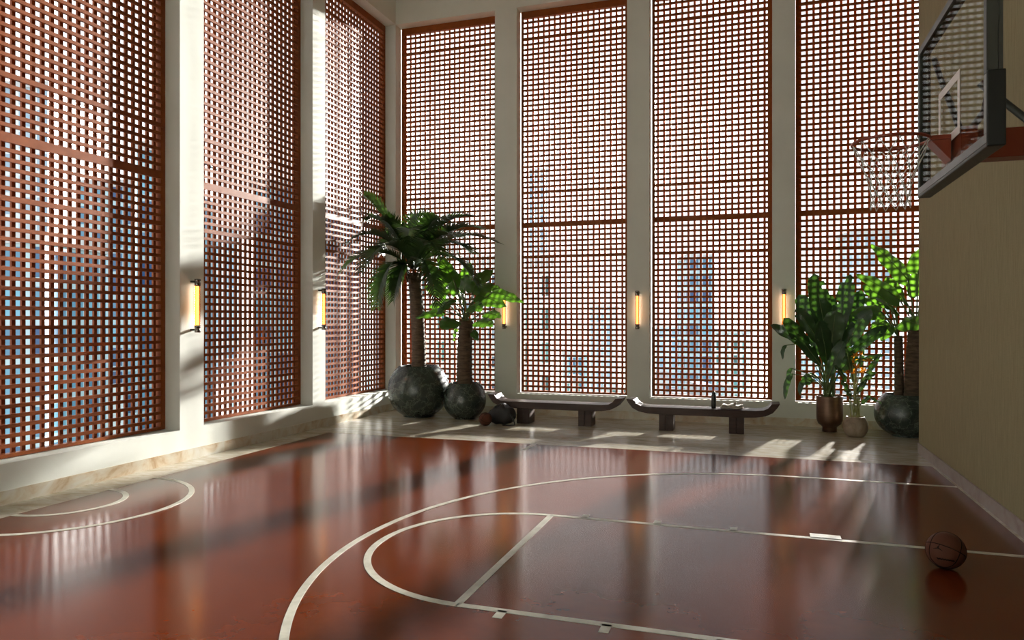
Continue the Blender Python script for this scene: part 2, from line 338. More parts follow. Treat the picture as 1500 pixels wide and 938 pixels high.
# ------------------------------------------------------------------ wall lamps
def sconce(label):
    t = thing('wall_lamp', label, 'wall lamp', group='amber tube lamps on the pillars')
    L, R = 0.50, 0.033
    prof = []
    n = 24
    m = MB(); c = MB()
    zs = [-L/2+L*i/n for i in range(n+1)]
    p = []
    for i in range(n):
        p += [(R*0.90, zs[i]+0.001), (R, zs[i]+L/n*0.3), (R, zs[i]+L/n*0.7), (R*0.90, zs[i+1]-0.001)]
    m.lathe(p, 20)
    # every second groove is a darker rib
    for i, k in enumerate(range(len(m.f))):
        row = i//20
        if row % 4 == 3: m.mi[i] = 1
    m.build('glass_tube', [amber, amber_edge], t, loc=(0, -0.086, 0))
    cm = MB(); cm.lathe([(0.0005, -L/2), (R*0.52, -L/2), (R*0.52, L/2), (0.0005, L/2)], 16); cm.build('glowing_core', core_m, t, loc=(0, -0.086, 0))
    for s_ in (1, -1):
        e = MB(); e.lathe([(0.0, -0.045), (0.034, -0.045), (0.036, -0.03), (0.036, 0.0), (0.031, 0.004), (0.031, 0.012), (0.037, 0.016), (0.037, 0.042), (0, 0.045)], 24)
        o = e.build('end_cap', chrome, t, loc=(0, -0.086, s_*(L/2+0.035)))
        o2 = MB(); o2.box(-0.03, 0.03, -0.078, 0.0, -0.012, 0.012); o2.build('wall_bracket', black_metal, t, loc=(0, 0, s_*(L/2+0.045)), bevel=0.004)
    b = MB(); b.box(-0.007, 0.007, -0.051, -0.048, -0.265, 0.265); b.build('lamp_strip', strip_m, t)
    return t
sc0 = sconce('slim amber tube lamp on back wall pillar between the two benches, fully visible')
ZLAMP = 1.885
sc0.location = (-1.928, YB, ZLAMP)
dup(sc0, (-4.345, YB, ZLAMP), 0, 'slim amber tube lamp on back wall pillar, its top behind a broad bright green leaf')
dup(sc0, (0.425, YB, ZLAMP), 0, 'slim amber tube lamp on back wall pillar beside the banana-leaf plant')
dup(sc0, (XL, 7.262, ZLAMP), pi/2, 'slim amber tube lamp on side wall pillar, largest and nearest')
dup(sc0, (XL, 10.018, ZLAMP), pi/2, 'slim amber tube lamp on side wall pillar nearer the palm corner')

# ------------------------------------------------------------------ benches
def bench(label):
    t = thing('bench', label, 'bench', group='dark wooden benches along the back wall')
    hl = 1.135; D0, D1 = -0.19, 0.19
    # top slab profile (x, ztop) / (x, zbottom), ends curl up
    top = [(-hl, 0.475), (-hl+0.115, 0.468), (-hl+0.165, 0.405), (-hl+0.23, 0.372), (-hl+0.34, 0.362)]
    bot = [(-hl, 0.475), (-hl+0.035, 0.415), (-hl+0.10, 0.335), (-hl+0.20, 0.285), (-hl+0.34, 0.260), (-hl+0.52, 0.252)]
    P = top+[(-x, z) for x, z in top[::-1]]; Q = bot[1:]+[(-x, z) for x, z in bot[1:][::-1]]
    loop = P+Q[::-1]
    n = len(loop); m = MB()
    vs = [(x, D0, z) for x, z in loop]+[(x, D1, z) for x, z in loop]
    m.add(vs, [(i, i+n, (i+1) % n+n, (i+1) % n) for i in range(n)]+[tuple(range(n)), tuple(range(n, 2*n))[::-1]])
    m.build('seat', dark_wood, t, bevel=0.008)
    for cx in (-0.52, 0.52):
        g = MB(); g.box(cx-0.108, cx-0.006, -0.155, 0.155, 0, 0.257); g.box(cx+0.006, cx+0.108, -0.155, 0.155, 0, 0.257); g.box(cx-0.01, cx+0.01, -0.14, 0.14, 0.0, 0.257)
        g.build('leg', dark_wood, t, bevel=0.005)
    return t
bn = bench('dark brown wooden bench with upturned ends beside the gym bag and small ball'); bn.location = (-3.13, 11.64, 0)
dup(bn, (-0.80, 11.60, 0), 0, 'dark brown wooden bench with upturned ends carrying a black bottle and a folded towel')

# ------------------------------------------------------------------ things on and by the benches
t = thing('water_bottle', 'slim black drinking bottle standing on the bench top', 'bottle', at(1045.5, 596, 11.56).xy.to_3d()+Vector((0, 0, 0.3645)))
m = MB(); m.lathe([(0, 0), (0.034, 0), (0.036, 0.006), (0.036, 0.185), (0.032, 0.2), (0.026, 0.208), (0.026, 0.215)], 28); m.build('body', mat('bottle_black', (0.01, 0.012, 0.012), 0.35), t)
m = MB(); m.lathe([(0.028, 0.213), (0.029, 0.24), (0.024, 0.247), (0.012, 0.249), (0.011, 0.262), (0, 0.264)], 24); m.build('cap', mat('cap_black', (0.008, 0.008, 0.008), 0.5), t)
m = MB(); m.tube([(0.026, 0, 0.238), (0.045, 0, 0.246), (0.052, 0, 0.236), (0.05, 0, 0.222), (0.028, 0, 0.217)], 0.004, 6); m.build('carry_loop', MATS['cap_black'], t)
def towel():
    t = thing('folded_towel', 'light grey folded towel lying on the bench beside the bottle', 'towel', at(1072, 598, 11.56).xy.to_3d()+Vector((0, 0, 0.363)), radians(4))
    m = MB(); rnd = random.Random(4)
    # a soft fold: layered rounded slab
    for lay, (hx, hy, z0, h) in enumerate([(0.165, 0.10, 0, 0.038), (0.155, 0.095, 0.034, 0.034)]):
        n = 24; k = 18; vs = []; fs = []
        for i in range(n+1):
            u = -1+2*i/n
            for j in range(k):
                a = 2*pi*j/k; cx_ = cos(a); sz = sin(a)
                e = (1-abs(u)**8)**0.5 if abs(u) < 1 else 0
                yy = hy*math.copysign(abs(cx_)**0.45, cx_)*(0.9+0.1*e); zz = h/2*math.copysign(abs(sz)**0.6, sz)*max(e, 0.25)*(1+0.25*sin(5*u+lay*2))
                vs.append((u*hx+0.008*sin(9*yy+lay), yy, z0+h/2+zz+(0.008*sin(7*u+1)*(sz > 0))))
        fs = [(i*k+j, i*k+(j+1) % k, (i+1)*k+(j+1) % k, (i+1)*k+j) for i in range(n) for j in range(k)]+[tuple(range(k))[::-1], tuple(n*k+j for j in range(k))]
        zmin = min(v[2] for v in vs)
        if lay == 0: vs = [(x, y, z-zmin) for x, y, z in vs]
        m.add(vs, fs, True)
    m.build('cloth', towel_m, t)
    r = MB(); r.tube([(0.045, -0.075, 0.082), (0.05, 0, 0.087), (0.055, 0.07, 0.082)], [0.018, 0.022, 0.018], 12); r.build('rolled_edge', towel_m, t)
    return t
towel()
def basketball(name, label, loc, R, rot, logo=False):
    t = thing(name, label, 'basketball', loc)
    body = MB(); nu, nv = 48, 28
    prof = [(R*sin(pi*i/nv), -R*cos(pi*i/nv)) for i in range(nv+1)]; prof[0] = (0.0005, -R); prof[-1] = (0.0005, R); body.lathe(prof, nu)
    M = Matrix.Rotation(rot[2], 4, 'Z') @ Matrix.Rotation(rot[0], 4, 'X') @ Matrix.Rotation(rot[1], 4, 'Y')
    body.v = [tuple(M @ Vector(v)) for v in body.v]
    b = body.build('ball', brown_ball, t, loc=(0, 0, R))
    s = MB(); r = R*0.024; Rs = R+0.0001
    s.ring((0, 0, 0), Rs, r, 'Z', 64, 6); s.ring((0, 0, 0), Rs, r, 'Y', 64, 6)
    for sg in (1, -1):   # the two side curves
        pts = []
        for i in range(49):
            a = 2*pi*i/48; d = Vector((cos(a)*0.74, sg*(0.40+0.30*cos(2*a)), sin(a)*0.74))
            pts.append(d.normalized()*Rs)
        s.tube(pts, r, 6, cap=False)
    s.v = [tuple(M @ Vector(v)) for v in s.v]; s.build('seams', ball_black, t, loc=(0, 0, R))
    if logo:
        # small dark leaping-figure mark and a short script line, pressed on the hide
        g = MB(); fwd = (Vector((0, 0, EYE))-Vector(loc)-Vector((0, 0, R))).normalized(); rt = Vector((-fwd.y, fwd.x, 0)).normalized(); upv = fwd.cross(rt)*1.0
        if upv.z < 0: upv = -upv
        rt = upv.cross(fwd)
        def onb(x, y): return (fwd*math.sqrt(max(0.01, 1-x*x-y*y))+rt*x+upv*y)*(R*1.008)
        def limb(a, b, w0, w1, n=6):
            a = Vector(a); b = Vector(b); dr = (b-a).normalized(); nn = Vector((-dr.y, dr.x)); vs = []
            for i in range(n+1):
                p = a.lerp(b, i/n); ww = w0+(w1-w0)*i/n; vs += [onb(*(p+nn*ww)), onb(*(p-nn*ww))]
            g.add(vs, [(2*i, 2*i+1, 2*i+3, 2*i+2) for i in range(n)])
        cx_, cy_ = -0.36, 0.10
        limb((cx_, cy_+0.06), (cx_, cy_-0.05), 0.028, 0.035); limb((cx_, cy_+0.03), (cx_+0.08, cy_+0.17), 0.022, 0.012); limb((cx_+0.08, cy_+0.17), (cx_+0.10, cy_+0.2), 0.022, 0.02)
        limb((cx_, cy_+0.02), (cx_-0.06, cy_+0.04), 0.02, 0.01); limb((cx_, cy_-0.03), (cx_-0.24, cy_-0.09), 0.03, 0.01); limb((cx_, cy_-0.03), (cx_+0.21, cy_-0.16), 0.03, 0.01)
        limb((cx_+0.035, cy_+0.1), (cx_+0.035, cy_+0.06), 0.022, 0.022)
        g.build('leaping_mark', ball_black, t, loc=(0, 0, R))
        g = MB(); pr = None
        for i in range(40):
            p = Vector((-0.42+0.84*i/39, -0.50+0.025*sin(i*1.1)-0.03*(i/39-0.5)))
            if pr is not None: limb(pr, p, 0.022+0.012*(i % 3), 0.022+0.012*((i+1) % 3), 1)
            pr = p
        g.build('script_lettering', ball_black, t, loc=(0, 0, R))
    return t
basketball('basketball', 'dark brown basketball with black seams and leaping-figure mark on the lane line', (1.235, 5.70, 0), 0.122, (radians(-28), radians(14), radians(-14)), True)
basketball('small_basketball', 'small brown ball on the stone floor against the black bag', (at(711, 600, 11.07).x, 11.07, 0), 0.108, (0.4, 0.3, 0.5))
def gym_bag():
    t = thing('gym_bag', 'black soft gym bag slumped on the stone floor between ball and bench', 'bag', (-3.965, 11.325, 0), radians(-6))
    n, k = 36, 30; vs = []; rnd = random.Random(2)
    for i in range(n+1):
        u = -1+2*i/n
        e = (1-abs(u)**3.2)**0.42 if abs(u) < 1 else 0.02
        hz = 0.135+0.028*sin(2.2*u+1.2)+0.008*sin(11*u)
        for j in range(k):
            a = 2*pi*j/k; c_, s_ = cos(a), sin(a)
            y = 0.135*math.copysign(abs(c_)**0.75, c_)*e*(1+0.05*sin(7*u+3*a)); z = hz+hz*math.copysign(abs(s_)**0.8, s_)*e*(1+0.05*sin(9*u+4*a))
            vs.append((0.235*u+0.02*s_*u, y, max(0.0, z)))
    fs = [(i*k+j, i*k+(j+1) % k, (i+1)*k+(j+1) % k, (i+1)*k+j) for i in range(n) for j in range(k)]+[tuple(range(k))[::-1], tuple(n*k+j for j in range(k))]
    MB().add(vs, fs, True).build('body', bag_m, t)
    for y in (-0.07, 0.07):
        MB().tube([(-0.1, y*1.5, 0.22), (-0.07, y*1.1, 0.30), (0.0, y*0.5, 0.335), (0.08, y*1.0, 0.305), (0.11, y*1.5, 0.22)], 0.011, 8).build('carry_handle', bag_m, t)
    m = MB(); m.tube([(-0.23, 0, 0.20), (-0.1, 0, 0.288), (0.05, 0, 0.312), (0.22, 0, 0.21)], 0.005, 6); m.build('zip', black_metal, t)
    m = MB(); m.tube([(0.2, -0.1, 0.2), (0.27, -0.13, 0.1), (0.29, -0.12, 0.02), (0.22, -0.17, 0.014), (0.1, -0.18, 0.012)], 0.012, 8); m.build('shoulder_strap', bag_m, t)
gym_bag()

# ------------------------------------------------------------------ hoop
HY, HZ, XBD = 5.19, 2.84, 1.13
def hoop():
    t = thing('basketball_hoop', 'wall mounted basketball hoop with glass backboard, orange rim and white net', 'basketball hoop', (XR, HY, 2.62))
    O = Vector((XR, HY, 2.62))
    def B(m, *a, **k):
        m.v = [tuple(Vector(v)-O) for v in m.v]; return m.build(*a, parent=t, **k)
    y0, y1, z0, z1 = 4.36, 6.05, 2.622, 3.69
    m = MB(); m.box(XBD+0.012, XBD+0.022, y0+0.05, y1-0.05, z0+0.045, z1-0.045); B(m, 'glass_panel', gl)
    m = MB()
    m.box(XBD, XBD+0.055, y0, y1, z0, z0+0.05); m.box(XBD, XBD+0.055, y0, y0+0.05, z0+0.05, 2.985); B(m, 'lower_frame', grey_frame, bevel=0.003)
    m = MB(); m.box(XBD, XBD+0.055, y0, y1, z1-0.05, z1)
    m.box(XBD, XBD+0.055, y0, y0+0.05, 2.985, z1-0.05); m.box(XBD, XBD+0.055, y1-0.05, y1, z0+0.05, z1-0.05); B(m, 'board_frame', dark_frame, bevel=0.003)
    m = MB(); m.box(XBD-0.002, XBD+0.085, y0-0.016, y0, z0-0.02, 2.995); B(m, 'edge_pad', rubber, bevel=0.006)
    m = MB(); m.box(XBD+0.0, XBD+0.085, y0, y1, z0-0.02, z0); B(m, 'bottom_pad', dark_frame, bevel=0.006)
    m = MB(); m.box(XBD+0.0555, XBD+0.075, y0, y0+0.045, z0, z1); m.box(XBD+0.0555, XBD+0.075, y1-0.045, y1, z0, z1); m.box(XBD+0.0555, XBD+0.075, y0, y1, z1-0.045, z1); B(m, 'rear_frame', dark_frame)
    m = MB(); ty0, ty1, tz0, tz1, tw = 4.925, 5.45, 2.84, 3.19, 0.05
    xa, xb = XBD+0.0095, XBD+0.0118
    m.box(xa, xb, ty0, ty1, tz1-tw, tz1); m.box(xa, xb, ty0, ty1, tz0-0.03, tz0+tw-0.03); m.box(xa, xb, ty0, ty0+tw, tz0+tw-0.03, tz1-tw); m.box(xa, xb, ty1-tw, ty1, tz0+tw-0.03, tz1-tw); B(m, 'target_square', target_m)
    # support tubes behind the glass
    m = MB(); xs = XBD+0.10
    m.tube([(xs, y1-0.04, 3.60), (xs, 5.9, 3.48), (xs, 5.35, 2.96), (xs, 5.27, 2.88)], 0.02, 10); B(m, 'support_tube', black_metal)
    m = MB(); m.tube([(xs, y0+0.03, 3.60), (xs, 4.55, 3.45), (xs, 4.70, 2.98), (xs, 4.78, 2.89), (xs, 5.05, 2.86)], 0.02, 10); B(m, 'support_tube', black_metal)
    m = MB(); m.tube([(XBD+0.06, 4.72, 3.037), (XR, 4.72, 2.242)], 0.020, 12); B(m, 'wall_stay', dark_frame)
    m = MB(); m.box(XBD+0.075, XR, HY-0.075, HY+0.075, 2.69, 2.865); m.box(XR-0.02, XR, HY-0.16, HY+0.16, 2.60, 2.95); B(m, 'support_arm', orange_paint, bevel=0.004)
    m = MB(); m.box(XBD+0.023, XBD+0.11, HY-0.24, HY+0.24, 2.69, 2.855); B(m, 'mounting_plate', orange_paint, bevel=0.003)
    # rim bracket in front of the glass
    m = MB(); m.box(XBD-0.105, XBD+0.009, HY-0.075, HY+0.075, HZ-0.018, HZ+0.01)
    m.add([(XBD-0.10, HY-0.07, HZ-0.019), (XBD-0.10, HY+0.07, HZ-0.019), (XBD+0.009, HY+0.07, HZ-0.15), (XBD+0.009, HY-0.07, HZ-0.15), (XBD+0.009, HY-0.07, HZ-0.019), (XBD+0.009, HY+0.07, HZ-0.019)],
          [(0, 1, 2, 3), (0, 3, 4), (1, 5, 2), (3, 2, 5, 4), (0, 4, 5, 1)]); B(m, 'rim_bracket', orange_paint, bevel=0.002)
    RR = 0.222; C_ = Vector((XBD-0.10-RR+0.005, HY, HZ))
    m = MB(); m.ring(C_, RR, 0.010, 'Z', 72, 10); B(m, 'rim', orange_paint)
    # net: 12 loops, crossing cords down to a narrow throat
    m = MB(); n = 12; lv = [(0, RR), (0.085, RR*0.86), (0.165, RR*0.70), (0.235, RR*0.59), (0.30, RR*0.53), (0.36, RR*0.50), (0.415, RR*0.53)]
    rn = random.Random(5)
    def nd(l, k): 
        d, r = lv[l]; a = 2*pi*(k+0.5*(l % 2))/n+0.08; return C_+Vector((cos(a)*r, sin(a)*r, -d-0.008))
    for l in range(len(lv)-1):
        for k in range(n):
            m.tube([nd(l, k), nd(l+1, k)], 0.0027, 5); m.tube([nd(l, k), nd(l+1, k-1 if l % 2 == 0 else k+1)], 0.0027, 5)
    B(m, 'net', net_m)
    m = MB()
    for k in range(n):
        a = 2*pi*k/n+0.08; p = C_+Vector((cos(a)*(RR-0.002), sin(a)*(RR-0.002), -0.014)); m.ring(p, 0.007, 0.002, 'Y', 10, 5)
    B(m, 'net_hooks', orange_paint)
hoop()

# ------------------------------------------------------------------ plants
def blade(P0, P1, P2, W, up=(0, 0, 1), n=14, side=4, fold=0.25, shape='ovate', cuts=0, rnd=random, ripple=0.012, droop=0.0):
    """leaf blade along a bent midrib P0-P1-P2"""
    pts = bez(P0, P1, P2, n+1); L = sum((pts[i+1]-pts[i]).length for i in range(n)); up = Vector(up).normalized(); vs = []; fs = []
    ph = rnd.random()*6; cutl = {rnd.randrange(2, n-1)*2+rnd.randrange(2) for _ in range(cuts)}
    K = 2*side+1
    for i, p in enumerate(pts):
        t = i/n; T = (pts[min(i+1, n)]-pts[max(i-1, 0)]).normalized(); sd = T.cross(up)
        sd = sd.normalized() if sd.length > 0.05 else Vector((1, 0, 0)); nm = sd.cross(T).normalized()
        if shape == 'ovate': ww = (t+0.02)**0.42*(1-t)**0.62*1.52
        elif shape == 'heart': ww = (t+0.03)**0.30*(1-t)**0.75*1.42
        elif shape == 'paddle': ww = (t+0.01)**0.55*(1-t)**0.40*1.36
        else: ww = (t+0.02)**0.6*(1-t)**0.9*2.0
        ww = min(ww, 1.0)*W/2
        for j in range(-side, side+1):
            s = j/side
            off = nm*(abs(s)*ww*fold-abs(s)**2*ww*droop+ripple*abs(s)*sin(ph+t*17+(s > 0)*2))
            back = T*(-(abs(s)**2)*ww*(0.35 if shape == 'heart' and t < 0.35 else 0.0))
            vs.append(p+sd*(s*ww)+off+back)
    for i in range(n):
        for j in range(2*side):
            sidebit = 1 if j >= side else 0
            if (i*2+sidebit) in cutl and (j == 0 or j == 2*side-1 or j == 1 or j == 2*side-2): continue
            a = i*K+j; fs.append((a, a+1, a+K+1, a+K))
    return vs, fs, pts
def soil_disc(r, z, parent):
    m = MB(); m.lathe([(0.001, z+0.012), (r*0.5, z+0.008), (r, z)], 32); m.build('soil', soil, parent)
def trunk_mb(pts, r0, r1, rings=26, n=16):
    P = bez(*pts, rings*2); m = MB(); rr = [(r0+(r1-r0)*i/(len(P)-1))*(1.0 if i % 2 else 1.09) for i in range(len(P))]
    m.tube(P, rr, n); return m
def globe_pot(parent, R, H, ro):
    # squat globe: straight cut at rim, flat foot; inner wall so it is hollow
    prof = [(0.001, 0), (R*0.45, 0), (R*0.50, 0.008)]
    zc = H*0.52
    a0 = math.asin(min(1, zc/(zc*1.06))); n = 22
    for i in range(n+1):
        a = -pi/2*0.72+(pi/2*0.72+math.acos(min(1, ro/R)))*i/n
        r = R*cos(a); z = zc+(H-zc)*sin(a)/sin(math.acos(ro/R)) if a > 0 else zc+zc*sin(a)/sin(pi/2*0.72)*0.985
        prof.append((r, max(0.008, z)))
    prof += [(ro*0.985, H+0.004), (ro*0.93, H), (ro*0.92, H-0.03), (ro*1.0, H-0.10)]
    m = MB(); m.lathe(prof, 64); return m.build('pot', green_marble, parent)
def frond(parent, P0, P1, P2, LL, rnd, npair=30, droop=0.5):
    """feathery palm frond: rachis plus narrow leaflets in one mesh"""
    N = 24; pts = bez(P0, P1, P2, N); m = MB(); m.tube(pts, [0.011*(1-0.8*i/N) for i in range(N)], 6)
    L = sum((pts[i+1]-pts[i]).length for i in range(N-1))
    for i in range(npair):
        t = 0.12+0.87*i/(npair-1); f = t*(N-1); k = min(int(f), N-2); p = pts[k].lerp(pts[k+1], f-k); T = (pts[k+1]-pts[k]).normalized()
        sd = T.cross(Vector((0, 0, 1)))
        if sd.length < 0.1: sd = T.cross(Vector((0.3, 1, 0)))
        sd.normalize(); nm = sd.cross(T)
        ll = LL*(0.35+0.65*sin(pi*min(1, (t*0.93+0.06)))**0.7)*(0.9+0.2*rnd.random())
        for s in (-1, 1):
            d = (T*(0.75+0.5*t)+sd*s*1.0+nm*(0.28+0.1*rnd.random())).normalized()
            w_ = 0.0155*(0.75+0.5*sin(pi*t)); q = p; vs = []
            wd = T.cross(d).cross(d).normalized() if T.cross(d).length > 0.05 else nm
            for j in range(5):
                a = j/4; wj = w_*(1-a**2.2)+0.0007
                vs += [q-wd*wj, q+wd*wj]
                q = q+d*(ll/4); d = (d+Vector((0, 0, -1))*droop*0.17*(0.6+0.8*rnd.random())).normalized()
            m.add(vs, [(2*j, 2*j+1, 2*j+3, 2*j+2) for j in range(4)], True)
    m.v = [(max(v[0], XL+0.03-parent.location.x), v[1], v[2]) for v in m.v]   # leaflets bend where they meet the side wall
    return m.build('frond', palm_leaf, parent)
def palm():
    base = Vector((-5.70, 11.80, 0)); rnd = random.Random(11)
    t = thing('feathery_palm', 'tall feather-leaved palm in the large round dark green marble pot by the corner', 'potted palm', base)
    globe_pot(t, 0.545, 0.90, 0.345); soil_disc(0.335, 0.84, t)
    Yc = base.y
    top = at(606, 392, Yc)-base
    trunk_mb([(0.0, 0, 0.80), (0.02, 0, 1.6), (top.x, 0, top.z-0.10)], 0.125, 0.105, 34).build('trunk', bark, t)
    O = top
    # (mid px, tip px, depth of mid, depth of tip)
    spec = [((562, 330), (534, 286), -0.2, -0.6), ((565, 318), (514, 325), -0.05, -0.35), ((555, 340), (506, 357), -0.45, -1.0), ((545, 362), (490, 408), -0.65, -1.35),
            ((560, 385), (552, 450), -0.5, -0.75), ((600, 330), (622, 316), 0.1, 0.2), ((640, 335), (690, 317), 0.1, 0.2), ((655, 340), (706, 336), -0.3, -0.4),
            ((660, 345), (729, 356), 0.2, 0.3), ((655, 365), (700, 418), -0.1, -0.2), ((625, 375), (640, 446), -0.6, -0.9), ((585, 340), (570, 345), 0.3, 0.3),
            ((590, 385), (576, 440), -0.3, -0.5), ((640, 350), (672, 348), -0.7, -1.1), ((600, 335), (598, 345), -0.6, -1.15), ((640, 330), (660, 345), 0.3, 0.3),
            ((565, 345), (530, 398), -0.7, -1.3), ((625, 345), (648, 380), -0.8, -1.3), ((580, 350), (540, 372), 0.2, 0.2), ((625, 330), (650, 322), -0.3, -0.5),
            ((575, 340), (556, 322), -0.4, -0.7), ((650, 355), (690, 370), -0.5, -0.7)]
    for (mp, tp, dm, dt) in spec:
        M_ = at(mp[0], mp[1]-8, Yc+dm)-base; T_ = at(tp[0], tp[1], Yc+dt)-base
        ctrl = M_*1.5-(O+T_)*0.25 if False else M_+Vector((0, 0, 0.18))
        frond(t, O+Vector((rnd.uniform(-.03, .03), rnd.uniform(-.03, .03), -0.03)), ctrl, T_, 0.40, rnd, 36, 0.6)
    m = MB()
    for k in range(14):
        a = k*2.4; r = 0.10; z = O.z-0.34+0.02*k
        m.tube([(O.x+cos(a)*r, O.y+sin(a)*r, z), (O.x+cos(a)*(r+0.05), O.y+sin(a)*(r+0.05), z+0.12)], [0.03, 0.008], 6)
    m.build('frond_stubs', bark, t)
palm()
def petiole_leaf(parent, O, mp, B_, T_, W, mt, rnd, shape='heart', cuts=0, fold=0.15, droop=0.25, pr=0.010, up=None, name='leaf', lift=0.12, stem=None):
    """petiole from O to blade base B_, blade to tip T_"""
    O, B_, T_ = Vector(O), Vector(B_), Vector(T_)
    d = T_-B_; upv = Vector(up) if up else Vector((0, 0, 1))
    ctrl = (B_+T_)/2+upv.normalized()*d.length*lift
    vs, fs, pts = blade(B_, ctrl, T_, W, upv, 16, 4, fold, shape, cuts, rnd, 0.014, droop)
    m = MB(); m.add(vs, fs, True, 0)
    pc = (O+B_)/2+Vector((0, 0, (B_-O).length*0.12))
    m.tube(bez(O, pc, B_, 9)+pts[1:-2], [pr]*9+[pr*0.7*(1-i/len(pts)) for i in range(len(pts)-3)], 6, mi=1)
    return m.build(name, [mt, stem or stem_m], parent)
def broad_tree():
    base = Vector((-4.80, 11.76, 0)); rnd = random.Random(3)
    t = thing('broadleaf_plant', 'broad-leaved plant with thick trunk in the smaller round green marble pot', 'potted plant', base)
    globe_pot(t, 0.372, 0.62, 0.262); soil_disc(0.25, 0.57, t)
    Yc = base.y; top = at(683, 470, Yc)-base
    trunk_mb([(0, 0, 0.54), (-0.02, 0, 1.1), (top.x, 0, top.z)], 0.135, 0.115, 22).build('trunk', bark, t)
    # (blade base px, tip px, depth base, depth tip, width)
    spec = [((722, 428), (767, 444), -0.2, -0.3, .24), ((700, 432), (742, 450), -0.1, -0.15, .34), ((712, 458), (734, 466), -0.3, -0.5, .26), ((700, 470), (722, 478), -0.5, -0.75, .30),
            ((692, 430), (702, 405), -0.1, -0.05, .26), ((672, 430), (660, 392), 0.1, 0.2, .30), ((655, 432), (622, 420), 0.2, 0.25, .28), ((650, 456), (609, 466), -0.3, -0.5, .22),
            ((664, 468), (646, 482), -0.5, -0.75, .36), ((654, 445), (628, 448), 0.15, 0.3, .30), ((676, 420), (690, 385), 0.3, 0.4, .30), ((664, 410), (642, 375), 0.0, 0.0, .30),
            ((700, 412), (722, 395), 0.3, 0.5, .28), ((680, 440), (672, 425), -0.5, -0.85, .32), ((690, 448), (706, 455), -0.6, -0.9, .30), ((668, 482), (664, 500), 0.1, 0.15, .16),
            ((692, 485), (700, 500), 0.0, -0.1, .15), ((660, 440), (640, 462), -0.6, -0.85, .30), ((705, 420), (736, 425), 0.1, 0.1, .26), ((655, 420), (628, 400), 0.3, 0.4, .28),
            ((680, 425), (684, 402), -0.35, -0.4, .26)]
    for (b, p, db, dt, W) in spec:
        B_ = at(b[0], b[1], Yc+db)-base; T_ = at(p[0], p[1], Yc+dt)-base
        petiole_leaf(t, top+Vector((rnd.uniform(-.06, .06), rnd.uniform(-.06, .06), -0.03)), None, B_, T_, W*1.22, broad_leaf, rnd, 'heart', 0, 0.12, 0.3, up=(rnd.uniform(-.45, .45), -0.85, 0.65+rnd.uniform(-.2, .4)))
broad_tree()
def right_tree():
    base = Vector((2.10, 12.06, 0)); rnd = random.Random(8)
    t = thing('twin_trunk_plant', 'twin-trunked broad-leaved plant in round green marble pot half hidden by straw wall', 'potted plant', base)
    globe_pot(t, 0.43, 0.615, 0.30); soil_disc(0.29, 0.56, t)
    Yc = base.y
    tops = []
    for (bx, tx, ty, r) in ((1318, 1316, 492, 0.06), (1337, 1342, 484, 0.11)):
        b0 = at(bx, 585, Yc)-base; tp = at(tx, ty, Yc+(0.05 if r < .1 else -0.05))-base; tops.append(tp)
        trunk_mb([(b0.x, tp.y*0.5, 0.52), (b0.x, tp.y, 1.0), tuple(tp)], r*1.1, r*0.95, 20).build('trunk', bark, t)
    spec = [(1, (1330, 410), (1276, 358), 0.0, -0.1, .34), (1, (1318, 440), (1254, 402), -0.2, -0.4, .30), (0, (1300, 440), (1262, 418), 0.2, 0.2, .36), (0, (1290, 456), (1246, 462), -0.1, -0.2, .32),
            (0, (1297, 470), (1274, 482), 0.1, 0.1, .24), (1, (1350, 430), (1338, 400), 0.1, 0.1, .36), (1, (1322, 470), (1356, 480), -0.5, -0.7, .38), (0, (1310, 452), (1285, 440), -0.5, -0.8, .34),
            (1, (1360, 420), (1385, 390), 0.0, 0.0, .36), (1, (1370, 450), (1400, 455), -0.2, -0.3, .36), (0, (1312, 440), (1300, 405), 0.35, 0.45, .32), (1, (1345, 400), (1352, 362), -0.3, -0.5, .34),
            (0, (1305, 478), (1290, 500), -0.1, -0.2, .18), (1, (1334, 455), (1318, 432), -0.55, -0.9, .32), (0, (1292, 448), (1262, 438), 0.4, 0.45, .30)]
    for (k, b, p, db, dt, W) in spec:
        B_ = at(b[0], b[1], Yc+db)-base; T_ = at(p[0], p[1], Yc+dt)-base
        for v_ in (B_, T_):
            v_.x = min(v_.x, XC-0.1-base.x)
            if v_.x+base.x > XR-0.1: v_.y = max(v_.y, YE+0.25-base.y)
        petiole_leaf(t, tops[k]+Vector((0, 0, -0.03)), None, B_, T_, W*1.22, broad_leaf, rnd, 'heart', 0, 0.12, 0.3, up=(rnd.uniform(-.45, .45), -0.85, 0.65+rnd.uniform(-.2, .4)))
right_tree()
